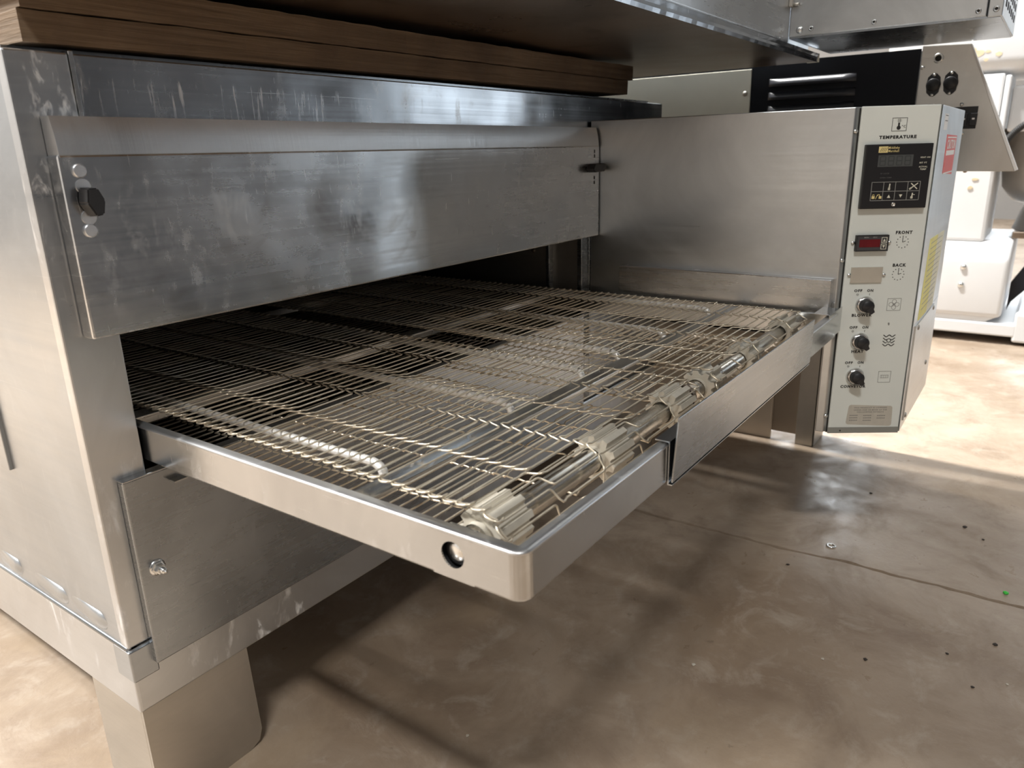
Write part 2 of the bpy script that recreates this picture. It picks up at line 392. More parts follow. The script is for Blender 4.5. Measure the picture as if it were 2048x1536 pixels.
# drop door
dr_ = obj('door', box(bm_(), (.0165, -.0205, .5412), (.942, -.001, .6995), .0022), 'steel_door', OV)
bm = bm_(); prof = [(-.001, .6990), (-.0205, .6990)]
for k in range(9):
    u = k / 8; prof.append((-.0205 + .0055 * u - .0012 * math.sin(PI * u), .6998 + .0306 * u))
prof += [(-.001, .7306)]
prism(bm, prof, .0180, .939, 'x')
obj('door_top_strip', bm, 'strip', dr_)
def latch(x, dirx):
    obj('latch_plate', lathe(bm_(), [(0, .0), (.0062, .0), (.0062, .001), (0, .0011)], (x + .001, -.0205, .6735), (0, -1, 0), 24, False), 'rivet', dr_)
    obj('latch_plate', lathe(bm_(), [(0, .0), (.0062, .0), (.0062, .001), (0, .0011)], (x + .001, -.0205, .6475), (0, -1, 0), 24, False), 'rivet', dr_)
    for zz in (.6862, .6362):
        obj('rivet', lathe(bm_(), [(.0058, 0), (.0058, .0016), (.0050, .0022), (0, .0023)], (x + .000, -.0205, zz), (0, -1, 0), 24, False), 'rivet', dr_)
    bm = bm_()
    pts = [(-.0045, .012), (.0045, .012), (.0095, .001), (.0065, -.0115), (-.0005, -.0125), (-.0065, -.001)]
    A = [bm.verts.new((x + .001 + p[0], -.0205, .6605 + p[1])) for p in pts]
    Bv = [bm.verts.new((x + .001 + p[0] * .95, -.037, .6605 + p[1] * .95)) for p in pts]
    n = 6; bm.faces.new(A); bm.faces.new(Bv[::-1])
    for i in range(n): bm.faces.new((A[i], A[(i + 1) % n], Bv[(i + 1) % n], Bv[i]))
    bmesh.ops.bevel(bm, geom=list(bm.edges), offset=.0012, segments=2, affect='EDGES')
    obj('latch_knob', bm, 'black_plastic', dr_, label='black faceted latch knob')
latch(.0315, 1)
for zz in (.690, .682, .645, .637): obj('slot', box(bm_(), (.9225, -.0212, zz - .003), (.9245, -.0200, zz + .003)), 'gap', dr_)
bm = bm_(); prism(bm, [(.893, .6600), (.900, .6690), (.934, .6695), (.9395, .6640), (.934, .6555), (.902, .6545)], -.0365, -.0205, 'y', .0012)
obj('latch_knob', bm, 'black_plastic', dr_, label='black latch lever turned sideways')
# lower access panel, with its bolt
ap = obj('access_panel', box(bm_(), (.0205, -.0107, .192), (.905, -.0005, .3975), .0016), 'steel_low', OV)
obj('panel_lip', box(bm_(), (.0205, -.0115, .3965), (.905, .0015, .3985), .0006), 'steel_tray', ap)
obj('washer', lathe(bm_(), [(.0085, 0), (.0085, .0014), (.003, .0015), (0, .0015)], (.0385, -.0107, .2975), (0, -1, 0), 20), 'zinc', ap)
obj('flange_nut', lathe(bm_(), [(.0072, .0015), (.0070, .003), (.0056, .0034), (.0056, .0075), (.0046, .0085), (0, .0085)], (.0385, -.0107, .2975), (0, -1, 0), 6, False), 'zinc', ap)
obj('bolt_end', lathe(bm_(), [(.0032, .008), (.0032, .0135), (.0024, .0145), (.0014, .0146), (.0014, .017), (0, .0172)], (.0385, -.0107, .2975), (0, -1, 0), 14), 'zinc', ap)
obj('hook_bracket', box(bm_(), (.066, -.022, .383), (.08, -.011, .3845)), 'steel_tray', ap)
# base rails and legs
def rail(name, lo, hi): return obj(name, box(bm_(), lo, hi, .002), 'steel_post', OV)
rail('base_rail', (-.0005, -.0012, .140), (XE, .014, .2155))
rail('base_rail', (-.0015, -.001, .140), (.012, YB, .2155))
rail('base_rail', (.012, YB - .014, .140), (XE, YB, .2155)); rail('base_rail', (XE - .014, .014, .140), (XE, YB - .014, .2155))
obj('rolled_edge', tube(bm_(), [(.0005, .002, .2165), (.0005, YB, .2165)], .0028, 10), 'steel_side', OV)
obj('corner_cap', box(bm_(), (-.0022, -.0022, .178), (.026, .03, .2150), .0016), 'steel_side', OV)
def leg(x, y, sx, sy):
    bm = bm_()
    W, D, T = .128, .108, .004
    x0, x1 = (x, x + W * sx); y0, y1 = (y, y + D * sy)
    def bb(a, b, c, d): box(bm, (min(a, b), min(c, d), 0.0), (max(a, b), max(c, d), .140), .0012)
    pl = [(x0, .140), (x1, .140), (x1 + .004 * sx, .020), (x1 - .001 * sx, .006), (x1 - .014 * sx, 0), (x0, 0)]
    prism(bm, pl, y0, y0 + T * sy, 'y'); bb(x0, x0 + T * sx, y0 + T * sy, y1)
    return obj('leg', bm, 'steel_leg', OV)
leg(.001, .001, 1, 1); leg(XE - .001, .001, -1, 1); leg(.001, YB - .001, 1, -1); leg(XE - .001, YB - .001, -1, -1)

# splash guard beside the belt (box fixed to the cabinet side)
bm = bm_(); prism(bm, [(-.0715, .4415), (-.0715, .4905), (-.4385, .4895), (-.4385, .4395)], .9255, .945, 'x', .0012)
obj('splash_guard', bm, 'steel', OV)

# control cabinet
TH = math.radians(57); DR = Vector((math.cos(TH), -math.sin(TH), 0)); OUT = Vector((-math.sin(TH), -math.cos(TH), 0))
P0 = Vector((.9494, -.4525, 0)); PW = .113
P1 = P0 + DR * PW
CBM = Matrix((( DR.x, 0, OUT.x, P0.x), (DR.y, 0, OUT.y, P0.y), (0, 1, 0, 0), (0, 0, 0, 1)))   # panel (s, z, out) -> world
a_ = P0 - OUT * .0052; c_ = P1 - OUT * .0052; YE = -.549
bm = bm_()
XC = .945; XR = 1.312
prism(bm, [(XC, -.001), (XC, -.4435), (a_.x, a_.y), (c_.x, c_.y), (P1.x + .001, YE), (XR, YE), (XR, -.001)], .412, .742, 'z', .0012)
prism(bm, [(XC, -.432), (XC, -.4435), (a_.x, a_.y), (c_.x, c_.y), (P1.x + .001, YE), (XR, YE), (XR, -.432)], .2335, .4125, 'z', .0012)
CB = obj('control_cabinet', bm, 'steel_cab', OV)
def on_panel(name, bm, mat, label=None): return obj(name, bm, mat, CB, CBM, label)
on_panel('control_panel', box(bm_(), (-.001, .2325, -.004), (PW, .7425, 0), .0015), 'panel')
on_panel('panel_gap_shade', box(bm_(), (-.003, .2325, -.0115), (PW - .001, .7405, -.004)), 'gap')  # dark strip, its colour stands for shade in the channel behind the panel
on_panel('bottom_flange', box(bm_(), (-.002, .2320, -.0005), (PW, .2425, .0007), .0004), 'panel_edge')
on_panel('screw', dome(bm_(), (.0185, .2365, .0007), (0, 0, 1), .0014, .0006), 'gap')
for zz in (.708, .518, .262): obj('screw', dome(bm_(), (.9475, -.4460, zz), (-.5, -.85, 0), .0038, .003), 'zinc', CB)
def lettering(txt, s0, s1, z, h, mat='ink', bold=.0004, out=.0002):
    bm = text_mesh(txt, h * 1.38, s1 - s0, bold * .6, spacing=1.22); bm.transform(Matrix.Translation(((s0 + s1) / 2, z, out)))
    return on_panel('lettering', bm, mat)
def stroke_sq(bm, s0, z0, s1, z1, wd, out=.0003):
    for (a, b, c, d) in ((s0, z0, s1, z0 + wd), (s0, z1 - wd, s1, z1), (s0, z0 + wd, s0 + wd, z1 - wd), (s1 - wd, z0 + wd, s1, z1 - wd)):
        box(bm, (a, b, 0), (c, d, out))
    return bm
def flat(bm, pts, out0=0, out1=.0003):
    return prism(bm, pts, out0, out1, 'z')
def disc(bm, s, z, r, out=.0003, n=14): return flat(bm, [(s + r * math.cos(2 * PI * k / n), z + r * math.sin(2 * PI * k / n)) for k in range(n)], 0, out)
def line(bm, a, b, wd, o0=0, out=.0003):
    a = Vector(a); b = Vector(b); d = (b - a).normalized() * wd / 2; n = Vector((-d.y, d.x))
    return flat(bm, [a + n, a - n, b - n, b + n], o0, out)
# thermometer icon
bm = stroke_sq(bm_(), .0445, .7068, .0660, .7255, .0006); disc(bm, .0545, .7115, .0029); line(bm, (.0545, .712), (.0545, .7185), .0026)
line(bm, (.0535, .7185), (.0535, .7245), .0004); line(bm, (.0556, .7185), (.0556, .7245), .0004)
for zz in (.7205, .7225): line(bm, (.0515, zz), (.0580, zz), .0003)
on_panel('thermometer_icon', bm, 'ink')
lettering('°C', .0590, .0645, .7130, .0034, bold=.0001)
lettering('TEMPERATURE', .0280, .0820, .6984, .0043, bold=.00055)
# temperature controller
on_panel('display_unit', box(bm_(), (.0080, .5962, 0), (.1050, .6890, .0080), .0012), 'display')
def dtext(txt, s0, s1, z, h, mat='print_white', bold=.00008): return lettering(txt, s0, s1, z, h, mat, bold, .0082)
lg = bm_(); box(lg, (.0262, .6770, .008), (.0395, .6858, .0083), .0001); on_panel('logo', lg, 'gold')
lg = bm_()
for k in range(4): line(lg, (.0285 + k * .0024, .6785), (.0312 + k * .0024, .6842), .0006, .0083, .0085)
on_panel('logo_mark', lg, 'ink')
dtext('Middleby', .0404, .0560, .6836, .0034, 'gold'); dtext('Marshall', .0404, .0556, .6790, .0034, 'gold')
on_panel('lcd_window', box(bm_(), (.0268, .6568, .0078), (.0775, .6735, .0084)), 'lcd')
sg = bm_()
for k in range(4):
    s = .0300 + k * .0120
    for (a, b) in (((s, .6715), (s + .0075, .6715)), ((s, .6652), (s + .0075, .6652)), ((s, .6590), (s + .0075, .6590)), ((s, .6590), (s, .6715)), ((s + .0075, .6590), (s + .0075, .6715))):
        line(sg, a, b, .0013, .0084, .00845)
on_panel('lcd_digits', sg, 'lcd_seg')
dtext('HEAT ON', .0880, .1018, .6690, .0022); dtext('SET PT', .0872, .0980, .6614, .0022)
dtext('ACTUAL', .0872, .0995, .6556, .0022); dtext('TEMP', .0892, .0982, .6520, .0022)
dtext('SP LOCK', .0325, .0455, .6472, .0020, 'ink_dim'); dtext('OVEN TEMP', .0325, .0495, .6412, .0020, 'ink_dim')
kp = bm_(); ks = (.0218, .0393, .0567, .0746, .0924); kz = (.6083, .6215, .6350)
for s in ks: line(kp, (s, kz[0]), (s, kz[2]), .0007, .008, .0083)
for z in kz: line(kp, (ks[0], z), (ks[-1], z), .0007, .008, .0083)
on_panel('keypad_grid', kp, 'print_grey')
for i in range(4):
    for j in range(2): on_panel('key', box(bm_(), (ks[i] + .0008, kz[j] + .0008, .0079), (ks[i + 1] - .0008, kz[j + 1] - .0008, .00815)), 'display')
ic = bm_(); T0, T1 = .0082, .0085
def fl(pts): return flat(ic, pts, T0, T1)
fl([(.0460, .6120), (.0508, .6120), (.0484, .6166)]); fl([(.0633, .6166), (.0681, .6166), (.0657, .6120)])
line(ic, (.0476, .6235), (.0481, .6325), .0016, T0, T1); line(ic, (.0475, .6232), (.0477, .6270), .0030, T0, T1)
line(ic, (.0775, .6240), (.0890, .6325), .0013, T0, T1); line(ic, (.0790, .6325), (.0885, .6242), .0013, T0, T1); line(ic, (.0772, .6238), (.0800, .6258), .0024, T0, T1)
line(ic, (.0820, .6105), (.0828, .6185), .0016, T0, T1); line(ic, (.0819, .6103), (.0822, .6135), .0032, T0, T1); line(ic, (.0828, .6160), (.0862, .6160), .0007, T0, T1)
on_panel('key_symbol', ic, 'print_white')
ic = bm_(); fl([(.0235, .6110), (.0278, .6110), (.0278, .6148), (.0235, .6148)]); fl([(.0340, .6110), (.0378, .6110), (.0378, .6148), (.0340, .6148)])
line(ic, (.0243, .6148), (.0248, .6172), .0006, T0, T1); line(ic, (.0270, .6148), (.0265, .6172), .0006, T0, T1); line(ic, (.0248, .6172), (.0265, .6172), .0006, T0, T1)
line(ic, (.0294, .6105), (.0318, .6172), .0006, T0, T1); line(ic, (.0322, .6150), (.0328, .6172), .0006, T0, T1); line(ic, (.0328, .6172), (.0345, .6172), .0006, T0, T1); line(ic, (.0345, .6172), (.0352, .6148), .0006, T0, T1)
on_panel('padlock_symbol', ic, 'gold')
on_panel('screw', lathe(bm_(), [(.0030, 0), (.0030, .0008), (.0016, .0010), (.0014, .0004), (0, .0004)], (.0567, .6022, .008), (0, 0, 1), 14), 'shaft')
# timer
on_panel('timer_unit', box(bm_(), (.0092, .5325, 0), (.0577, .5568, .0060), .0008), 'timer')
on_panel('timer_bezel', stroke_sq(bm_(), .0092, .5325, .0577, .5568, .0014, .0064), 'black_plastic')
on_panel('red_display', box(bm_(), (.0140, .5388, .0055), (.0450, .5506, .0064)), 'red_led')
lettering('MIN', .0205, .0270, .5535, .0020, 'print_grey', .0001, .0062); lettering('SEC', .0335, .0400, .5535, .0020, 'print_grey', .0001, .0062)
bt = bm_(); stroke_sq(bt, .0468, .5450, .0550, .5535, .0007, .0066); stroke_sq(bt, .0465, .5352, .0547, .5437, .0007, .0066)
flat(bt, [(.0490, .5470), (.0530, .5470), (.0510, .5512)], .006, .0066); flat(bt, [(.0487, .5415), (.0527, .5415), (.0507, .5373)], .006, .0066)
on_panel('timer_button', bt, 'print_white')
for (s, z) in ((.0062, .5452), (.0610, .5447), (.0056, .4955), (.0588, .4950)):
    on_panel('screw', dome(bm_(), (s, z, .0006), (0, 0, 1), .0029, .0022), 'zinc')
lettering('FRONT', .0695, .0943, .5592, .0046, bold=.0005); lettering('BACK', .0710, .0912, .5093, .0046, bold=.0005)
for (s, z) in ((.0812, .5448), (.0808, .4952)):
    ck = bm_()
    for k in range(12): disc(ck, s + .0088 * math.sin(2 * PI * k / 12), z + .0088 * math.cos(2 * PI * k / 12), .00075, .0003, 8)
    line(ck, (s, z), (s, z + .0078), .0008); line(ck, (s, z), (s + .0045, z + .0016), .0008)
    on_panel('clock_icon', ck, 'ink')
on_panel('blank_plate', box(bm_(), (.0082, .4832, 0), (.0560, .5075, .0022), .0003), 'plate')
# switches
for (nm, kc, kz_, t0, t1, oz) in (('BLOWER', .0345, .4478, .0170, .0480, .4312), ('HEAT', .0335, .3888, .0228, .0420, .3718), ('CONVEYOR', .0325, .3306, .0115, .0517, .3130)):
    lettering(nm, t0, t1, oz, .0044, bold=.0005)
    lettering('OFF', kc - .0178, kc - .0055, kz_ + .0226, .0040, bold=.0004); lettering('ON', kc + .0020, kc + .0115, kz_ + .0226, .0040, bold=.0004)
    lettering('O', kc - .0137, kc - .0105, kz_ + .0165, .0032, bold=.0001); lettering('I', kc + .0060, kc + .0066, kz_ + .0165, .0034, bold=.0002)
    on_panel('knob_ring', lathe(bm_(), [(.0142, 0), (.0142, .002), (.0128, .0035), (.0115, .0060), (.0098, .0064), (.0096, .0045)], (kc, kz_, 0), (0, 0, 1), 28), 'chrome')
    kb = lathe(bm_(), [(.0098, .004), (.0098, .0155), (.0088, .017), (0, .0172)], (kc, kz_, 0), (0, 0, 1), 24)
    th = math.radians(-52)
    q = Vector((math.cos(th), math.sin(th))); n = Vector((-q.y, q.x))
    pp = [Vector((kc, kz_)) + q * .002 + n * .0058, Vector((kc, kz_)) + q * .0128 + n * .0030, Vector((kc, kz_)) + q * .0128 - n * .0030, Vector((kc, kz_)) + q * .002 - n * .0058]
    flat(kb, pp, .006, .0175)
    on_panel('switch_knob', kb, 'black_plastic')
# function icons
bm = stroke_sq(bm_(), .0698, .4380, .0910, .4575, .0005)
for k in range(4):
    a = PI / 2 * k
    for j in range(12):
        u0, u1 = 2 * PI * j / 12, 2 * PI * (j + 1) / 12; cx, cz = .0804 + .0048 * math.cos(a), .4478 + .0048 * math.sin(a)
        line(bm, (cx + .0032 * math.cos(u0), cz + .0032 * math.sin(u0)), (cx + .0032 * math.cos(u1), cz + .0032 * math.sin(u1)), .0005)
disc(bm, .0804, .4478, .0012)
on_panel('fan_icon', bm, 'ink_grey')
bm = bm_()
for k in range(4):
    z0 = .3820 + k * .0050; pv = None
    for j in range(13):
        p = (.0700 + .0188 * j / 12, z0 + .0016 * math.cos(2 * PI * j / 6))
        if pv and not (k in (1, 2) and 4 < j < 9): line(bm, pv, p, .0013)
        pv = p
for j in range(10): line(bm, (.0794 + .003 * math.cos(j * .628), .3895 + .003 * math.sin(j * .628)), (.0794 + .003 * math.cos((j + 1) * .628), .3895 + .003 * math.sin((j + 1) * .628)), .0011)
on_panel('heat_icon', bm, 'ink')
bm = stroke_sq(bm_(), .0698, .3195, .0896, .3385, .0005); stroke_sq(bm, .0735, .3270, .0860, .3320, .0004)
for k in range(4): line(bm, (.0755 + k * .0028, .3272), (.0755 + k * .0028, .3318), .0004)
on_panel('conveyor_icon', bm, 'ink_grey')
bm = bm_(); flat(bm, [(.0745, .4180), (.0765, .4190), (.0775, .4165), (.0768, .4140), (.0752, .4150)]); on_panel('chip_mark', bm, 'ink_grey')
# patent sticker
pts = []
cs = [(.0285, .2815), (.0992, .2790), (.1005, .2440), (.0265, .2475)]
for i, (cx, cz) in enumerate(cs):
    sgx = -1 if i in (0, 3) else 1; sgz = 1 if i < 2 else -1
    for k in range(4):
        a = [PI, PI / 2, 0, -PI / 2][i] - k * PI / 6
        pts.append((cx - sgx * .004 + .004 * math.cos(a), cz - sgz * .004 + .004 * math.sin(a)))
on_panel('patent_sticker', flat(bm_(), pts, 0, .0003), 'patent')
for (tx, a, b, z) in (('THIS PRODUCT IS LICENSED', .0375, .0905, .2762), ('UNDER ONE OR MORE OF THE', .0375, .0905, .2722), ('FOLLOWING PATENTS', .0430, .0860, .2685)):
    lettering(tx, a, b, z, .0019, 'ink_grey', .0001, .0004)
nb = bm_()
for r in range(3):
    for c in range(3):
        if r == 2 and c == 2: continue
        for g in range(5):
            s = .0315 + c * .0222 + g * .0027; line(nb, (s, .2630 - r * .0042 - c * .0004), (s + .0021, .2630 - r * .0042 - c * .0004), .0014, .0003, .0004)
on_panel('patent_number_rows', nb, 'ink_grey')
# end face of the cabinet: labels, cover plate
def endq(name, pts, mat, d=.0005, base=0.0): return obj(name, prism(bm_(), pts, YE - base, YE - base - d, 'y'), mat, CB)
endq('red_label', [(1.100, .7010), (1.236, .6995), (1.232, .6365), (1.106, .6420)], 'red_label')
for (z0, z1) in ((.6955, .6975), (.6405, .6425)): endq('label_line', [(1.112, z0), (1.230, z0), (1.230, z1), (1.112, z1)], 'white_label', .0007)
bm = text_mesh('CAUTION', .020, .105, .0004, spacing=1.1); bm.transform(Matrix(((1, 0, 0, 1.170), (0, 0, -1, YE - .0007), (0, 1, 0, .6850), (0, 0, 0, 1)))); obj('lettering', bm, 'white_label', CB)
for (z0, z1) in ((.6690, .6765), (.6610, .6655), (.6520, .6580)): endq('label_line', [(1.116, z0), (1.222, z0), (1.222, z1), (1.116, z1)], 'white_label' if z1 > .67 else 'red_label', .0007)
endq('white_label', [(1.046, .7305), (1.084, .7305), (1.084, .7075), (1.050, .7075)], 'white_label')
endq('label_line', [(1.050, .7285), (1.080, .7285), (1.080, .7275), (1.050, .7275)], 'ink', .0007); endq('label_line', [(1.050, .7210), (1.080, .7210), (1.080, .7200), (1.050, .7200)], 'ink', .0007)
endq('end_cover', [(1.030, .2480), (1.245, .2480), (1.245, .4080), (1.030, .4080)], 'steel_cab', .0022)
for p in ((1.055, .402), (1.232, .403), (1.040, .255), (1.232, .300)): obj('screw', dome(bm_(), (p[0], YE - .0022, p[1]), (0, -1, 0), .0045, .0025), 'steel_leg', CB)
endq('yellow_notice', [(1.075, .5420), (1.160, .5410), (1.140, .4120), (1.055, .4130)], 'yellow', .0012)
endq('yellow_notice', [(1.160, .5410), (1.243, .5400), (1.220, .4105), (1.140, .4120)], 'yellow_pale', .0012)
bm = bm_()
for k in range(13):
    z = .534 - k * .0088; prism(bm, [(1.082 - k * .0014, z), (1.222 - k * .0018, z - .001), (1.222 - k * .0018, z - .0004), (1.082 - k * .0014, z + .0006)], YE - .0012, YE - .0015, 'y')
obj('notice_lines', bm, 'print_grey', CB)

# ------------------------------------------------------------------ sliding conveyor with its two wire belts
CV = empty('conveyor', (.45, -.2, .40), 'long conveyor tray with woven wire belts sticking out of the oven', 'conveyor')
XS = .0543; YF = -.456; ZL, ZH = .406, .443
PROF = [(0, ZL + .0015), (0, ZH - .0022), (-.0014, ZH - .0030), (-.0014, ZL + .0015), (-.0008, ZL)]
FLAN = [(0, ZH - .0022), (-.0006, ZH - .0007), (-.002, ZH), (-.0098, ZH), (-.0098, ZH - .0013), (-.0026, ZH - .0013), (-.0014, ZH - .0030)]
def sweep(bm, path, prof):
    rings = []
    for (p, n) in path: rings.append([bm.verts.new((p[0] + n[0] * d, p[1] + n[1] * d, z)) for d, z in prof])
    k = len(prof)
    for A, B in zip(rings, rings[1:]):
        for i in range(k): bm.faces.new((A[i], A[(i + 1) % k], B[(i + 1) % k], B[i]))
    bm.faces.new(rings[0]); bm.faces.new(rings[-1][::-1])
bm = bm_(); HY, HZ, HR, HQ = -.3962, .4252, .0102, .0185
nX = (-1, 0)
sweep(bm, [((XS, .60), nX), ((XS, HY + HQ), nX)], PROF)
sweep(bm, [((XS, HY + HQ), nX), ((XS, HY - HQ), nX)], [(0, HZ + .0154), (0, ZH - .0022), (-.0014, ZH - .0030), (-.0014, HZ + .0154)])
rc = .0112; path = [((XS, HY - HQ), nX)]
for k in range(7):
    a = PI + PI / 2 * k / 6; path.append(((XS + rc + rc * math.cos(a), YF + rc + rc * math.sin(a)), (math.cos(a), math.sin(a))))
path.append(((.905, YF), (0, -1)))
sweep(bm, path, PROF)
for xo in (XS, XS + .0014):
    n = 32; circ = []; sq = []
    z0, z1 = ZL, HZ + .0155
    for k in range(n):
        a = 2 * PI * (k + .5) / n; c, s = math.cos(a), math.sin(a)
        circ.append(bm.verts.new((xo, HY + HR * c, HZ + HR * s)))
        tt = min((HQ / abs(c)) if abs(c) > 1e-6 else 9, ((z1 - HZ) / s) if s > 1e-6 else 9, ((z0 - HZ) / s) if s < -1e-6 else 9)
        sq.append(bm.verts.new((xo, HY + tt * c, HZ + tt * s)))
    for k in range(n): bm.faces.new((circ[k], circ[(k + 1) % n], sq[(k + 1) % n], sq[k]))
    for (yy, zz) in ((HY + HQ, z1), (HY - HQ, z1), (HY - HQ, z0), (HY + HQ, z0)):
        near = sorted(sq, key=lambda v: (v.co.y - yy) ** 2 + (v.co.z - zz) ** 2)[:2]; bm.faces.new((bm.verts.new((xo, yy, zz)), near[0], near[1]))
    ring = circ if xo == XS else None
    if xo == XS: c0 = circ
    else:
        for k in range(n): bm.faces.new((c0[k], c0[(k + 1) % n], circ[(k + 1) % n], circ[k]))
tf = obj('tray_frame', bm, 'steel_tray', CV)
bm = bm_(); sweep(bm, [((XS, .60), nX)] + path, FLAN)
for f in bm.faces: f.smooth = len(f.verts) == 4
obj('top_flange', bm, 'flange', tf)
bm = bm_(); sweep(bm, [((.905, YF + .01), (1, 0)), ((.905, .60), (1, 0))], PROF)
obj('side_rail', bm, 'steel_tray', CV)
obj('bearing', lathe(bm_(), [(.0135, 0), (.0135, .010), (.0098, .010), (.0098, .002), (.0072, .002)], (XS + .0030, HY, HZ), (1, 0, 0), 24), 'black_plastic', CV)
obj('shaft_end', lathe(bm_(), [(0, .004), (.0062, .004), (.0075, .0055), (.0075, .03)], (XS, HY, HZ), (1, 0, 0), 24), 'zinc', CV)
obj('bearing_bracket', prism(bm_(), [(HY + .030, .408), (HY + .026, .435), (HY + .012, .441), (HY - .012, .441), (HY - .02, .428), (HY - .018, .408)], XS + .0115, XS + .0145, 'x'), 'steel_low', CV)
# apron plate clipped over the front rail, its folded left edge showing
bm = bm_()
prism(bm, [(.2810, .4065), (.2822, .4685), (.7300, .4685), (.7400, .4085), (.7400, .4065)], YF - .0052, YF - .0036, 'y', .0004)
for v in bm.verts: v.co.y -= max(0, v.co.z - .407) * .06
prism(bm, [(.2800, .4050), (.2800, .4455), (.7380, .4455), (.7380, .4050)], YF - .0018, YF - .0006, 'y')
box(bm, (.2800, YF - .0052, .4040), (.7380, YF - .0006, .4052)); box(bm, (.2800, YF - .0018, .4445), (.7380, YF + .0125, .4457))
obj('apron_plate', bm, 'steel_low', CV)
# shelf corner by the cabinet
bm = bm_(); box(bm, (.862, YF + .001, ZL + .002), (.9425, YF + .0025, .4475), .0006); box(bm, (.868, YF + .001, .4462), (.9245, -.43, .4476), .0004)
obj('corner_bracket', bm, 'steel_tray', CV)
# cross bars and support rods
for (yy, zt) in ((-.295, .4400), (.055, .4385), (.40, .4385)):
    bm = bm_(); box(bm, (XS + .0015, yy - .011, zt - .003), (.905, yy + .011, zt), .0006); box(bm, (XS + .0015, yy + .008, zt - .016), (.905, yy + .011, zt - .003), .0005)
    obj('cross_bar', bm, 'steel_tray', CV)
for xx in (.112, .296, .440, .532, .668, .842):
    pts = [(xx, .58,   .4440), (xx, -.262,   .4440)]
    for k in range(1, 6): a = PI / 2 * k / 5; pts.append((xx - .004 * k / 5, -.262 - .016 * math.sin(a),   .4440 - .007 * (1 - math.cos(a))))
    pts.append((xx - .007, -.284, .4365)); rr = [.0042] * (len(pts) - 1) + [.003]
    obj('support_rod', tube(bm_(), pts, rr, 10), 'rod', CV)
# two drive shafts and six sprockets
def sprocket(x0, ln):
    bm = bm_(); pr = []; T = 9
    for k in range(T):
        for (da, r) in ((-.22, .0172), (-.13, .0212), (.13, .0212), (.22, .0172), (.35, .0160)):
            a = 2 * PI * k / T + da; pr.append((HY + r * math.cos(a), HZ + r * math.sin(a)))
    prism(bm, pr, x0, x0 + ln, 'x'); lathe(bm, [(.0120, 0), (.0120, ln + .012)], (x0 - .006, HY, HZ), (1, 0, 0), 20)
    return obj('sprocket', bm, 'sprocket', CV)
for (x0, x1) in ((.064, .455), (.482, .912)):
    obj('drive_shaft', lathe(bm_(), [(0, 0), (.0085, 0), (.0108, .003), (.0108, x1 - x0 - .004), (.0080, x1 - x0), (0, x1 - x0 + .001)], (x0, HY, HZ), (1, 0, 0), 24), 'shaft', CV)
    n = 3; 
for x0 in (.086, .255, .405, .498, .640, .815): sprocket(x0, .040)
obj('shaft_cap', lathe(bm_(), [(.0150, 0), (.0155, .006), (.012, .012), (.005, .016), (0, .0165)], (.453, HY, HZ), (1, 0, 0), 24), 'steel_under', CV)
# belts
PITCH = .01305; WD = .00195; BW = .3675; NS = 5; RB = .0241
def strand_bm():
    bm = bm_(); r = WD / 2; w_ = BW / NS; R0 = .0042; d = WD * .95; pts = []
    def arc(xc, ya, sg, out):           # leave section along +x, turn into sg*y
        for k in range(4):
            a = PI / 2 * k / 3; out.append((xc - R0 + R0 * math.sin(a), ya + sg * R0 * (1 - math.cos(a)), 0))
    # left edge link
    pts += [(.0095, -PITCH + .0006, .0), (.0045, -PITCH - .0016, d), (.0008, -PITCH - .0012, d), (-.0006, -PITCH + .003, .5 * d), (-.0006, -.0042, 0), (.0010, -.0010, 0), (.0040, .0, 0)]
    for j in range(1, NS):
        ya = 0 if (j - 1) % 2 == 0 else -PITCH; yb = -PITCH - ya; sg = 1 if yb > ya else -1; xc = w_ * j
        arc(xc, ya, sg, pts)
        pts += [(xc + .0002, yb - sg * .0028, .5 * d), (xc + .0012, yb + sg * .0010, d), (xc + .0042, yb + sg * .0010, d * .9), (xc + .0095, yb, 0)]
    arc(BW, 0, -1, pts)
    pts += [(BW, -PITCH + .003, .5 * d), (BW - .0012, -PITCH - .0012, d), (BW - .0045, -PITCH - .0016, d), (BW - .0110, -PITCH + .0004, .1 * d)]
    tube(bm, pts, r, 6)
    # doubled edge wire
    tube(bm, [(.0022, -.0030, .0002), (.0016, -.0075, .0006), (.0026, -PITCH + .0010, .0010)], r * .9, 5)
    return bm
sb = strand_bm(); SM = bpy.data.meshes.new('wire_strand'); sb.to_mesh(SM); SM.materials.append(M['wire'])
sv = [v.co.copy() for v in sb.verts]; sb.verts.index_update(); sf = [[v.index for v in f.verts] for f in sb.faces]; sb.free()
YEND = .94; coff = ROOT[CV.name]
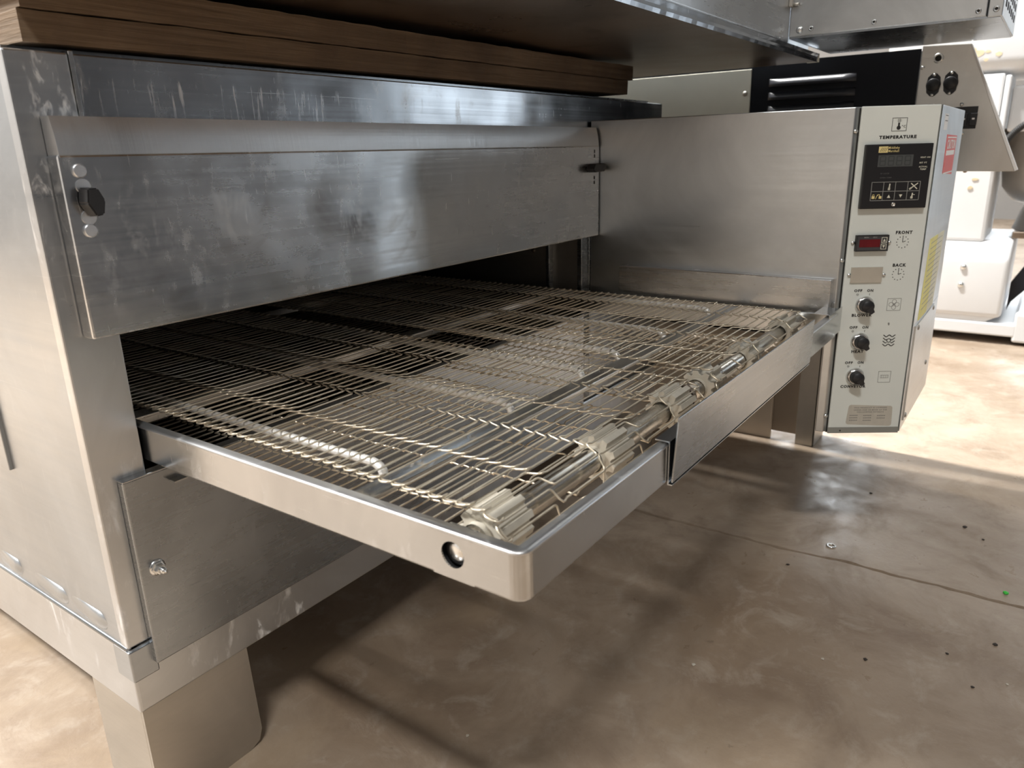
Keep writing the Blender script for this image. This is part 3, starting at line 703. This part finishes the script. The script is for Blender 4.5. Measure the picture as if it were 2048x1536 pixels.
for (bi, bx, bl, ph) in ((0, .080, 'near wire belt', 0), (1, .4970, 'far wire belt', .5)):
    B = bpy.data.objects.new('wire_belt', None); COL.objects.link(B); B.parent = CV; B.empty_display_size = .03
    ntop = int((YEND - HY) / PITCH); place = []
    for k in range(ntop + 6):
        s = YEND - (k + ph) * PITCH
        if s > HY: place.append((Vector((bx, s, HZ + RB)), 0.0))
        else:
            a = (HY - s) / RB
            if a > PI * .92: break
            place.append((Vector((bx, HY - RB * math.sin(a), HZ + RB * math.cos(a))), a))
    for (p, a) in place:
        o = bpy.data.objects.new('wire_strand', SM); COL.objects.link(o); o.parent = B
        sagy = random.uniform(-.0005, .0005); sag = random.uniform(-.0005, .0002) if a == 0 else 0
        o.location = p - coff + Vector((random.uniform(-.0005, .0005), sagy, sag)); o.rotation_euler = (a + random.uniform(-.03, .03), random.uniform(-.0012, .0012), random.uniform(-.0018, .0018))
    vs = []; fs = []
    s = HY + .004
    while s < YEND:
        off = len(vs); zz = HZ - RB - .004 * math.sin(min(1, (s - HY) / .7) * PI) + random.uniform(-.0004, .0004)
        vs += [(bx + v.x, s - v.y, zz - v.z) for v in sv]; fs += [[i + off for i in f] for f in sf]; s += PITCH
    me = bpy.data.meshes.new('return_wires'); me.from_pydata([Vector(v) - coff for v in vs], [], fs); me.materials.append(M['wire']); me.validate()
    o = bpy.data.objects.new('return_wires', me); COL.objects.link(o); o.parent = B; o['kind'] = 'stuff'

# ------------------------------------------------------------------ timber between the two ovens
def board(z0, z1, x0, x1, y0, rise, label):
    bm = bm_(); N = 60; top = []; bot = []; back_t = []; back_b = []
    for i in range(N + 1):
        x = x0 + (x1 - x0) * i / N; u = i / N
        j = random.uniform(-.0012, .0012); k = random.uniform(-.0005, .0005); r = rise * u
        bot.append(bm.verts.new((x, y0 + random.uniform(-.001, .001), z0 + r + j * .3))); top.append(bm.verts.new((x, y0 + random.uniform(-.0012, .0012), z1 + r + k)))
        back_b.append(bm.verts.new((x, 1.2, z0 + r))); back_t.append(bm.verts.new((x, 1.2, z1 + r)))
    for i in range(N):
        bm.faces.new((bot[i], bot[i + 1], top[i + 1], top[i])); bm.faces.new((top[i], top[i + 1], back_t[i + 1], back_t[i]))
        bm.faces.new((back_b[i], back_t[i], back_t[i + 1], back_b[i + 1])); bm.faces.new((bot[i], back_b[i], back_b[i + 1], bot[i + 1]))
    bm.faces.new((bot[0], top[0], back_t[0], back_b[0])); bm.faces.new((bot[-1], back_b[-1], back_t[-1], top[-1]))
    return thing('wooden_board', bm, 'wood', ((x0 + x1) / 2, .6, z0), label, 'board', 'timber packing between the ovens')
board(.7885, .8130, .0185, 1.095, .004, .005, 'lower of two brown wooden boards stacked on the steel oven top')
board(.8142, .8395, .0205, 1.112, .001, .005, 'upper of two brown wooden boards stacked under the upper oven')

# ------------------------------------------------------------------ upper oven
UO = empty('stacked_oven', (.7, .5, .85), 'stainless steel upper oven stacked above on wooden boards', 'oven')
YU = -.269; XU = 1.1837; ZU = .8505
bm = bm_(); box(bm, (.0, YU, ZU), (1.392, 1.3, ZU + .006)); obj('base_pan', bm, 'steel_under', UO)
bm = bm_(); box(bm, (.03, .09, .8465), (1.10, .15, ZU)); box(bm, (.03, .9, .8465), (1.10, .96, ZU)); obj('skid', bm, 'steel_under', UO)
# crumpled front lip
bm = bm_(); N = 70; rows = []
for i in range(N + 1):
    x = 1.392 * i / N; j = random.uniform(-.0006, .0006)
    rows.append([bm.verts.new(p) for p in ((x, YU + .003, ZU + .004), (x, YU - .0012 + j, ZU - .0010 + j * .5), (x, YU - .0028 + j, ZU + .004), (x, YU - .0018 + j * .6, ZU + .0085), (x, YU - .0020, ZU + .0150), (x, YU + .003, ZU + .0150))])
for A, B in zip(rows, rows[1:]):
    for k in range(5): bm.faces.new((A[k], A[k + 1], B[k + 1], B[k]))
obj('front_lip', bm, 'steel_header', UO)
obj('lip_gusset', prism(bm_(), [(1.380, ZU + .002), (1.394, ZU - .001), (1.394, ZU + .0155)], YU - .003, YU + .02, 'y'), 'beige_metal', UO)
bm = bm_(); pr = [(YU + .02, .8655)]
for k in range(6): a = -PI / 2 - PI / 2 * k / 5; pr.append((YU + .004 + .004 * math.cos(a), .8695 + .004 * math.sin(a)))
pr += [(YU, 1.95), (YU + .02, 1.95)]
prism(bm, pr, .0, XU - .0012, 'x'); obj('front_panel', bm, 'steel', UO)
bm = bm_(); box(bm, (.0, YU + .02, ZU + .006), (1.392, 1.3, 1.95)); box(bm, (1.392, YU + .02, 1.0), (1.486, 1.3, 1.95)); obj('body', bm, 'steel_side', UO)  # unseen side extension and extra height added to block light
UC = obj('control_cabinet', box(bm_(), (XU, -.571, .8755), (1.486, YU, 1.95), .0015), 'steel_cab', UO)
obj('end_strip', box(bm_(), (XU - .0006, -.5925, .8735), (1.4865, -.5720, 1.95), .0015), 'steel_cab', UC)
obj('bottom_sheet', box(bm_(), (XU + .001, -.590, .8725), (1.4855, YU - .001, .8757)), 'steel_low', UC)
for (yy, zz, r, m_) in ((-.2872, .8857, .0060, 'zinc'), (-.3068, .8861, .0042, 'steel_cab'), (-.4086, .8853, .0042, 'steel_cab'), (-.5593, .8844, .0042, 'steel_cab'), (-.5832, .8846, .0046, 'steel_cab')):
    obj('rivet', lathe(bm_(), [(r, 0), (r * .95, .0014), (r * .55, .0022), (r * .5, .001), (0, .001)] if m_ == 'steel_cab' else [(r, 0), (r * .9, .0015), (r * .5, .0026), (0, .003)], (XU - .0006, yy, zz), (-1, 0, 0), 14), m_, UC)
    if m_ == 'steel_cab': obj('rivet_hole', lathe(bm_(), [(0, 0), (r * .42, 0), (r * .42, .0012), (0, .00125)], (XU - .0006, yy, zz), (-1, 0, 0), 10), 'gap', UC)
for r_ in range(3):
    for c in range(6): obj('vent_slot', box(bm_(), (1.215 + c * .042, -.5932, .892 + r_ * .018), (1.233 + c * .042, -.5922, .903 + r_ * .018)), 'gap', UC)
bm = bm_(); box(bm, (XU - .014, YU - .006, .9235), (XU - .002, YU, .936), .001); cyl(bm, (XU - .003, YU - .003, .927), (-.3, -1, 0), .003, .014, 10)
obj('door_catch', bm, 'steel_leg', UO)

# ------------------------------------------------------------------ louvered cabinet behind
LC = empty('louvered_cabinet', (1.53, .1, 0), 'black louvered equipment cabinet with steel switch box behind the oven', 'cabinet')
XL = 1.498
obj('body', box(bm_(), (XL + .003, -.438, .24), (1.535, .75, .866)), 'black_paint', LC)
bp_ = obj('side_panel', box(bm_(), (XL, -.4405, .45), (XL + .003, -.1035, .868)), 'black_paint', LC)
for k in range(6):
    z1 = .8330 - k * .0282; bm = bm_(); N = 14; rows = []
    y0, y1 = -.1420, -.3240
    for i in range(N + 1):
        u = i / N; yy = y0 + (y1 - y0) * u; e = min(1, min(u, 1 - u) / .10); e = math.sqrt(max(0, 1 - (1 - e) ** 2))
        rows.append([bm.verts.new(q) for q in ((XL, yy, z1), (XL - .006 * e, yy, z1 - .003), (XL - .0105 * e, yy, z1 - .009), (XL - .012 * e, yy, z1 - .0165), (XL - .010 * e, yy, z1 - .0165), (XL + .001, yy, z1 - .004))])
    for A, B in zip(rows, rows[1:]):
        for j in range(5): bm.faces.new((A[j], A[j + 1], B[j + 1], B[j])).smooth = True
    obj('louver', bm, 'louver', bp_)
cp = obj('cover_panel', box(bm_(), (XL - .002, -.1015, .40), (XL + .004, .70, .8570), .001), 'beige_metal', LC)
obj('screw', dome(bm_(), (XL - .002, -.090, .806), (-1, 0, 0), .006, .005), 'steel_leg', cp)
sb_ = obj('switch_box', prism(bm_(), [(-.4425, .8725), (-.5245, .8690), (-.6305, .6315), (-.4000, .6330), (-.4000, .72), (-.4425, .72)], XL - .004, XL + .040, 'x', .001), 'steel_far', LC)
obj('edge_flange', prism(bm_(), [(-.5240, .8685), (-.5270, .8685), (-.6345, .6345), (-.6300, .6320)], XL - .0055, XL + .02, 'x'), 'white_label', sb_)
XQ = XL - .004
obj('indicator_ring', lathe(bm_(), [(.0095, 0), (.0085, .002), (.006, .0025), (.0055, 0)], (XQ, -.4725, .8475), (-1, 0, 0), 18), 'zinc', sb_)
obj('indicator_lens', dome(bm_(), (XQ, -.4725, .8475), (-1, 0, 0), .0055, .002), 'gap', sb_)
for (cy, cz) in ((-.4700, .7985), (-.5000, .8000)):
    pts = []
    for k in range(28):
        a = 2 * PI * k / 28; r = .0135 + .0085 * max(0, abs(math.sin(a)) - .55) / .45
        pts.append((cy + r * math.cos(a) * (.97 if abs(math.sin(a)) < .8 else .8), cz + r * math.sin(a)))
    f = obj('fuse_holder', prism(bm_(), pts, XQ - .003, XQ, 'x'), 'black_plastic', sb_)
    obj('fuse_cap', lathe(bm_(), [(.0122, 0), (.0120, .006), (.0105, .008), (0, .0085)], (XQ - .003, cy, cz), (-1, 0, 0), 22), 'black_plastic', sb_)
    for dz in (-.0185, .0185): obj('screw', dome(bm_(), (XQ - .003, cy, cz + dz), (-1, 0, 0), .0030, .002), 'zinc', sb_)
obj('breaker_bay', box(bm_(), (XQ - .0008, -.5535, .7130), (XQ + .001, -.4550, .7545)), 'black_plastic', sb_)
for yy in (-.548, -.532, -.516):
    obj('breaker_switch', box(bm_(), (XQ - .006, yy - .006, .7190), (XQ - .0008, yy + .006, .7420), .001), 'black_plastic', sb_)
    obj('breaker_mark', box(bm_(), (XQ - .0064, yy - .0022, .7300), (XQ - .006, yy + .0022, .7330)), 'white_label', sb_)
for (yy, zz) in ((-.4760, .7590), (-.5240, .7590), (-.5320, .7050), (-.4470, .832)): obj('screw', dome(bm_(), (XQ, yy, zz), (-1, 0, 0), .0038, .003), 'zinc', sb_)
obj('screw', dome(bm_(), (XQ + .02, -.545, .6325), (0, 0, -1), .004, .004), 'steel_under', sb_)
bm = bm_(); box(bm, (1.4635, -.3190, 0), (1.4675, -.2760, .30), .001); box(bm, (1.4635, -.3190, 0), (1.556, -.3150, .30), .001); box(bm, (1.50, -.315, .235), (1.53, -.28, .30)); obj('leg', bm, 'steel_leg', LC)
bm = bm_(); box(bm, (1.53, .10, 0), (1.56, .104, .25)); box(bm, (1.556, .05, 0), (1.56, .10, .25)); obj('leg', bm, 'steel_leg', LC)
obj('lower_skirt', box(bm_(), (1.481, -.2755, .018), (1.484, .65, .26)), 'brown_panel', LC)
bm = bm_(); box(bm, (1.484, .60, 0), (1.54, .604, .25)); box(bm, (1.484, .55, 0), (1.49, .60, .25)); obj('leg', bm, 'steel_leg', LC)
thing('leaning_board', box(bm_(), (1.4690, -.2150, 0), (1.4790, .32, .235), .001), 'pale_board', (1.474, .05, 0), 'pale board standing on the floor against the cabinet behind the belt', 'board')

# ------------------------------------------------------------------ dough mixer
MX = empty('dough_mixer', (3.0, -.5, 0), 'white enamel dough mixer with rust spots standing at the right', 'mixer')
obj('base_plate', box(bm_(), (2.768, -.662, .030), (3.45, .05, .075), .006), 'mixer', MX)
obj('foot', box(bm_(), (2.768, -1.05, .012), (3.40, -.652, .115), .008), 'mixer', MX)
obj('foot', box(bm_(), (2.80, -.30, 0), (2.95, -.1, .03)), 'black_rub', MX); obj('foot', box(bm_(), (2.80, -1.0, 0), (2.95, -.8, .012)), 'black_rub', MX)
bm = bm_(); prism(bm, [(2.763, .092), (2.763, .300), (2.790, .345), (2.83, .360), (3.2, .360), (3.2, .092)], -.612, -.22, 'y')
bmesh.ops.bevel(bm, geom=[e for e in bm.edges], offset=.018, segments=4, affect='EDGES', profile=.5)
for f in bm.faces: f.smooth = True
obj('pedestal', bm, 'mixer', MX)
obj('pedestal_foot', prism(bm_(), [(-.24, .070), (-.24, .096), (-.600, .096), (-.555, .070)], 2.775, 3.1, 'x'), 'mixer', MX)
for zz in (.266, .203): obj('bolt', dome(bm_(), (2.763, -.477, zz), (-1, 0, 0), .011, .009), 'zinc', MX)
bm = bm_(); prism(bm, [(2.800, .35), (2.785, .98), (3.15, .98), (3.15, .35)], -.524, -.20, 'y', .012); obj('column', bm, 'mixer', MX)
bm = bm_(); box(bm, (2.745, -1.0, .898), (3.25, -.15, 1.30), .05, 4)
for f in bm.faces: f.smooth = True
obj('head', bm, 'mixer', MX)
obj('gear_cover', box(bm_(), (2.755, -.512, .722), (2.80, -.36, .897), .006), 'mixer', MX)
obj('gear_cover', box(bm_(), (2.750, -.532, .715), (2.81, -.515, .890), .004), 'mixer', MX)
obj('switch_cover', box(bm_(), (2.80, -.66, .715), (2.95, -.536, .860), .01), 'mixer', MX)
for (yy, zz, a, b) in ((-.425, .962, .022, .014), (-.455, .965, .010, .006), (-.452, .940, .009, .006), (-.412, .975, .012, .006), (-.485, .955, .012, .008)):
    pts = [(yy + a * math.cos(k * PI / 6) * random.uniform(.6, 1), zz + b * math.sin(k * PI / 6) * random.uniform(.6, 1)) for k in range(12)]
    obj('rust_spot', prism(bm_(), pts, 2.7440, 2.7452, 'x'), 'mixer_rust', MX)
for (yy, zz, a, b) in ((-.470, .563, .012, .006), (-.458, .535, .010, .007)):
    pts = [(yy + a * math.cos(k * PI / 6) * random.uniform(.6, 1), zz + b * math.sin(k * PI / 6) * random.uniform(.6, 1)) for k in range(12)]
    obj('rust_spot', prism(bm_(), pts, 2.7925, 2.7960, 'x'), 'mixer_rust', MX)
obj('bowl_arm', prism(bm_(), [(-.622, .118), (-.622, .215), (-.72, .40), (-.75, .40), (-.75, .30), (-.632, .150)], 2.80, 2.83, 'x'), 'black_paint', MX)
bm = bm_(); lathe(bm, [(0, .462), (.10, .464), (.17, .485), (.205, .53), (.215, .60), (.218, .715), (.226, .72), (.226, .728), (.214, .728), (.210, .60), (.16, .50), (0, .475)], (2.99, -.745, 0), (0, 0, 1), 40)
BO = thing('mixing_bowl', bm, 'bowl', (2.99, -.745, .38), 'steel mixing bowl hanging under the white mixer head', 'bowl')
bm = bm_(); lathe(bm, [(.155, .385), (.150, .40), (.135, .455), (.125, .475)], (2.99, -.745, 0), (0, 0, 1), 32); bm.transform(Matrix.Translation((-2.99, .745, -.38)))
me = bpy.data.meshes.new('foot_ring'); bm.to_mesh(me); bm.free(); me.materials.append(M['bowl']); o = bpy.data.objects.new('foot_ring', me); COL.objects.link(o); o.parent = BO
obj('bowl_cradle', box(bm_(), (2.86, -.98, .360), (3.12, -.60, .384), .004), 'steel_under', MX)
# corrugated cable
bm = bm_(); pts = []; rr = []
ctrl = [Vector(p) for p in ((2.72, -.535, .655), (2.72, -.545, .700), (2.715, -.575, .740), (2.71, -.63, .765), (2.71, -.70, .775))]
def bez(cp, t):
    cp = list(cp)
    while len(cp) > 1: cp = [a.lerp(b, t) for a, b in zip(cp, cp[1:])]
    return cp[0]
for i in range(121): pts.append(bez(ctrl, i / 120)); rr.append(.0105 + .0016 * math.cos(i * PI * .66))
tube(bm, pts, rr, 12)
thing('corrugated_cable', bm, 'black_rub', (2.715, -.6, .72), 'black corrugated cable curving in front of the mixer bowl', 'cable')

# ------------------------------------------------------------------ bits on the floor
def blob(x, y, r, mat, name, label, cat, group=None, sq=.55):
    bm = bm_(); bmesh.ops.create_icosphere(bm, subdivisions=1, radius=r)
    for v in bm.verts: v.co = Vector((v.co.x * random.uniform(.7, 1.3), v.co.y * random.uniform(.7, 1.3), v.co.z * sq * random.uniform(.8, 1.1)))
    zmin = min(v.co.z for v in bm.verts); bm.transform(Matrix.Translation((x, y, -zmin)))
    return thing(name, bm, mat, (x, y, 0), label, cat, group)
blob(.992, -.732, .0050, 'green', 'plastic_scrap', 'bright green scrap lying by the floor joint', 'scrap')
thing('washer', lathe(bm_(), [(.0045, 0), (.0085, 0), (.0085, .0015), (.0045, .0015), (.0045, 0)], (1.002, -.467, .0002), (0, 0, 1), 20), 'zinc', (1.002, -.467, 0), 'small steel washer lying on the concrete floor', 'washer')
DC = 'dark crumb '
for (x, y, lb) in ((.896, -.421, 'just below the floor joint, nearest the washer'), (1.267, -.483, 'on the shiny floor patch, closest to the control cabinet'),
                   (1.205, -.657, 'above the floor joint, upper left of the pair at right'), (1.170, -.689, 'above the floor joint, lower right of the pair at right'),
                   (.701, -.582, 'below the floor joint, leftmost of the lower right group'), (.777, -.674, 'second from the left in the lower right floor group'),
                   (.836, -.728, 'nearest below the green scrap, rightmost of the lower right group'), (.718, -.710, 'on the concrete, lowest of the lower right group')):
    blob(x, y, random.uniform(.0025, .0042), 'crumb', 'crumb', DC + lb, 'crumb', 'dark crumbs on the floor', .4)
for (x, y, lb) in ((.670, -.533, 'pale crumb on open floor left of the dark crumb group'), (.560, -.387, 'pale crumb on the shadowed floor below the apron plate'),
                   (.749, -.747, 'pale crumb at the lower right edge of the floor'), (.280, -.206, 'pale crumb near the oven leg in the shaded floor')):
    blob(x, y, random.uniform(.0020, .0032), 'crumb_pale', 'pale_crumb', lb, 'crumb', 'pale crumbs on the floor', .4)
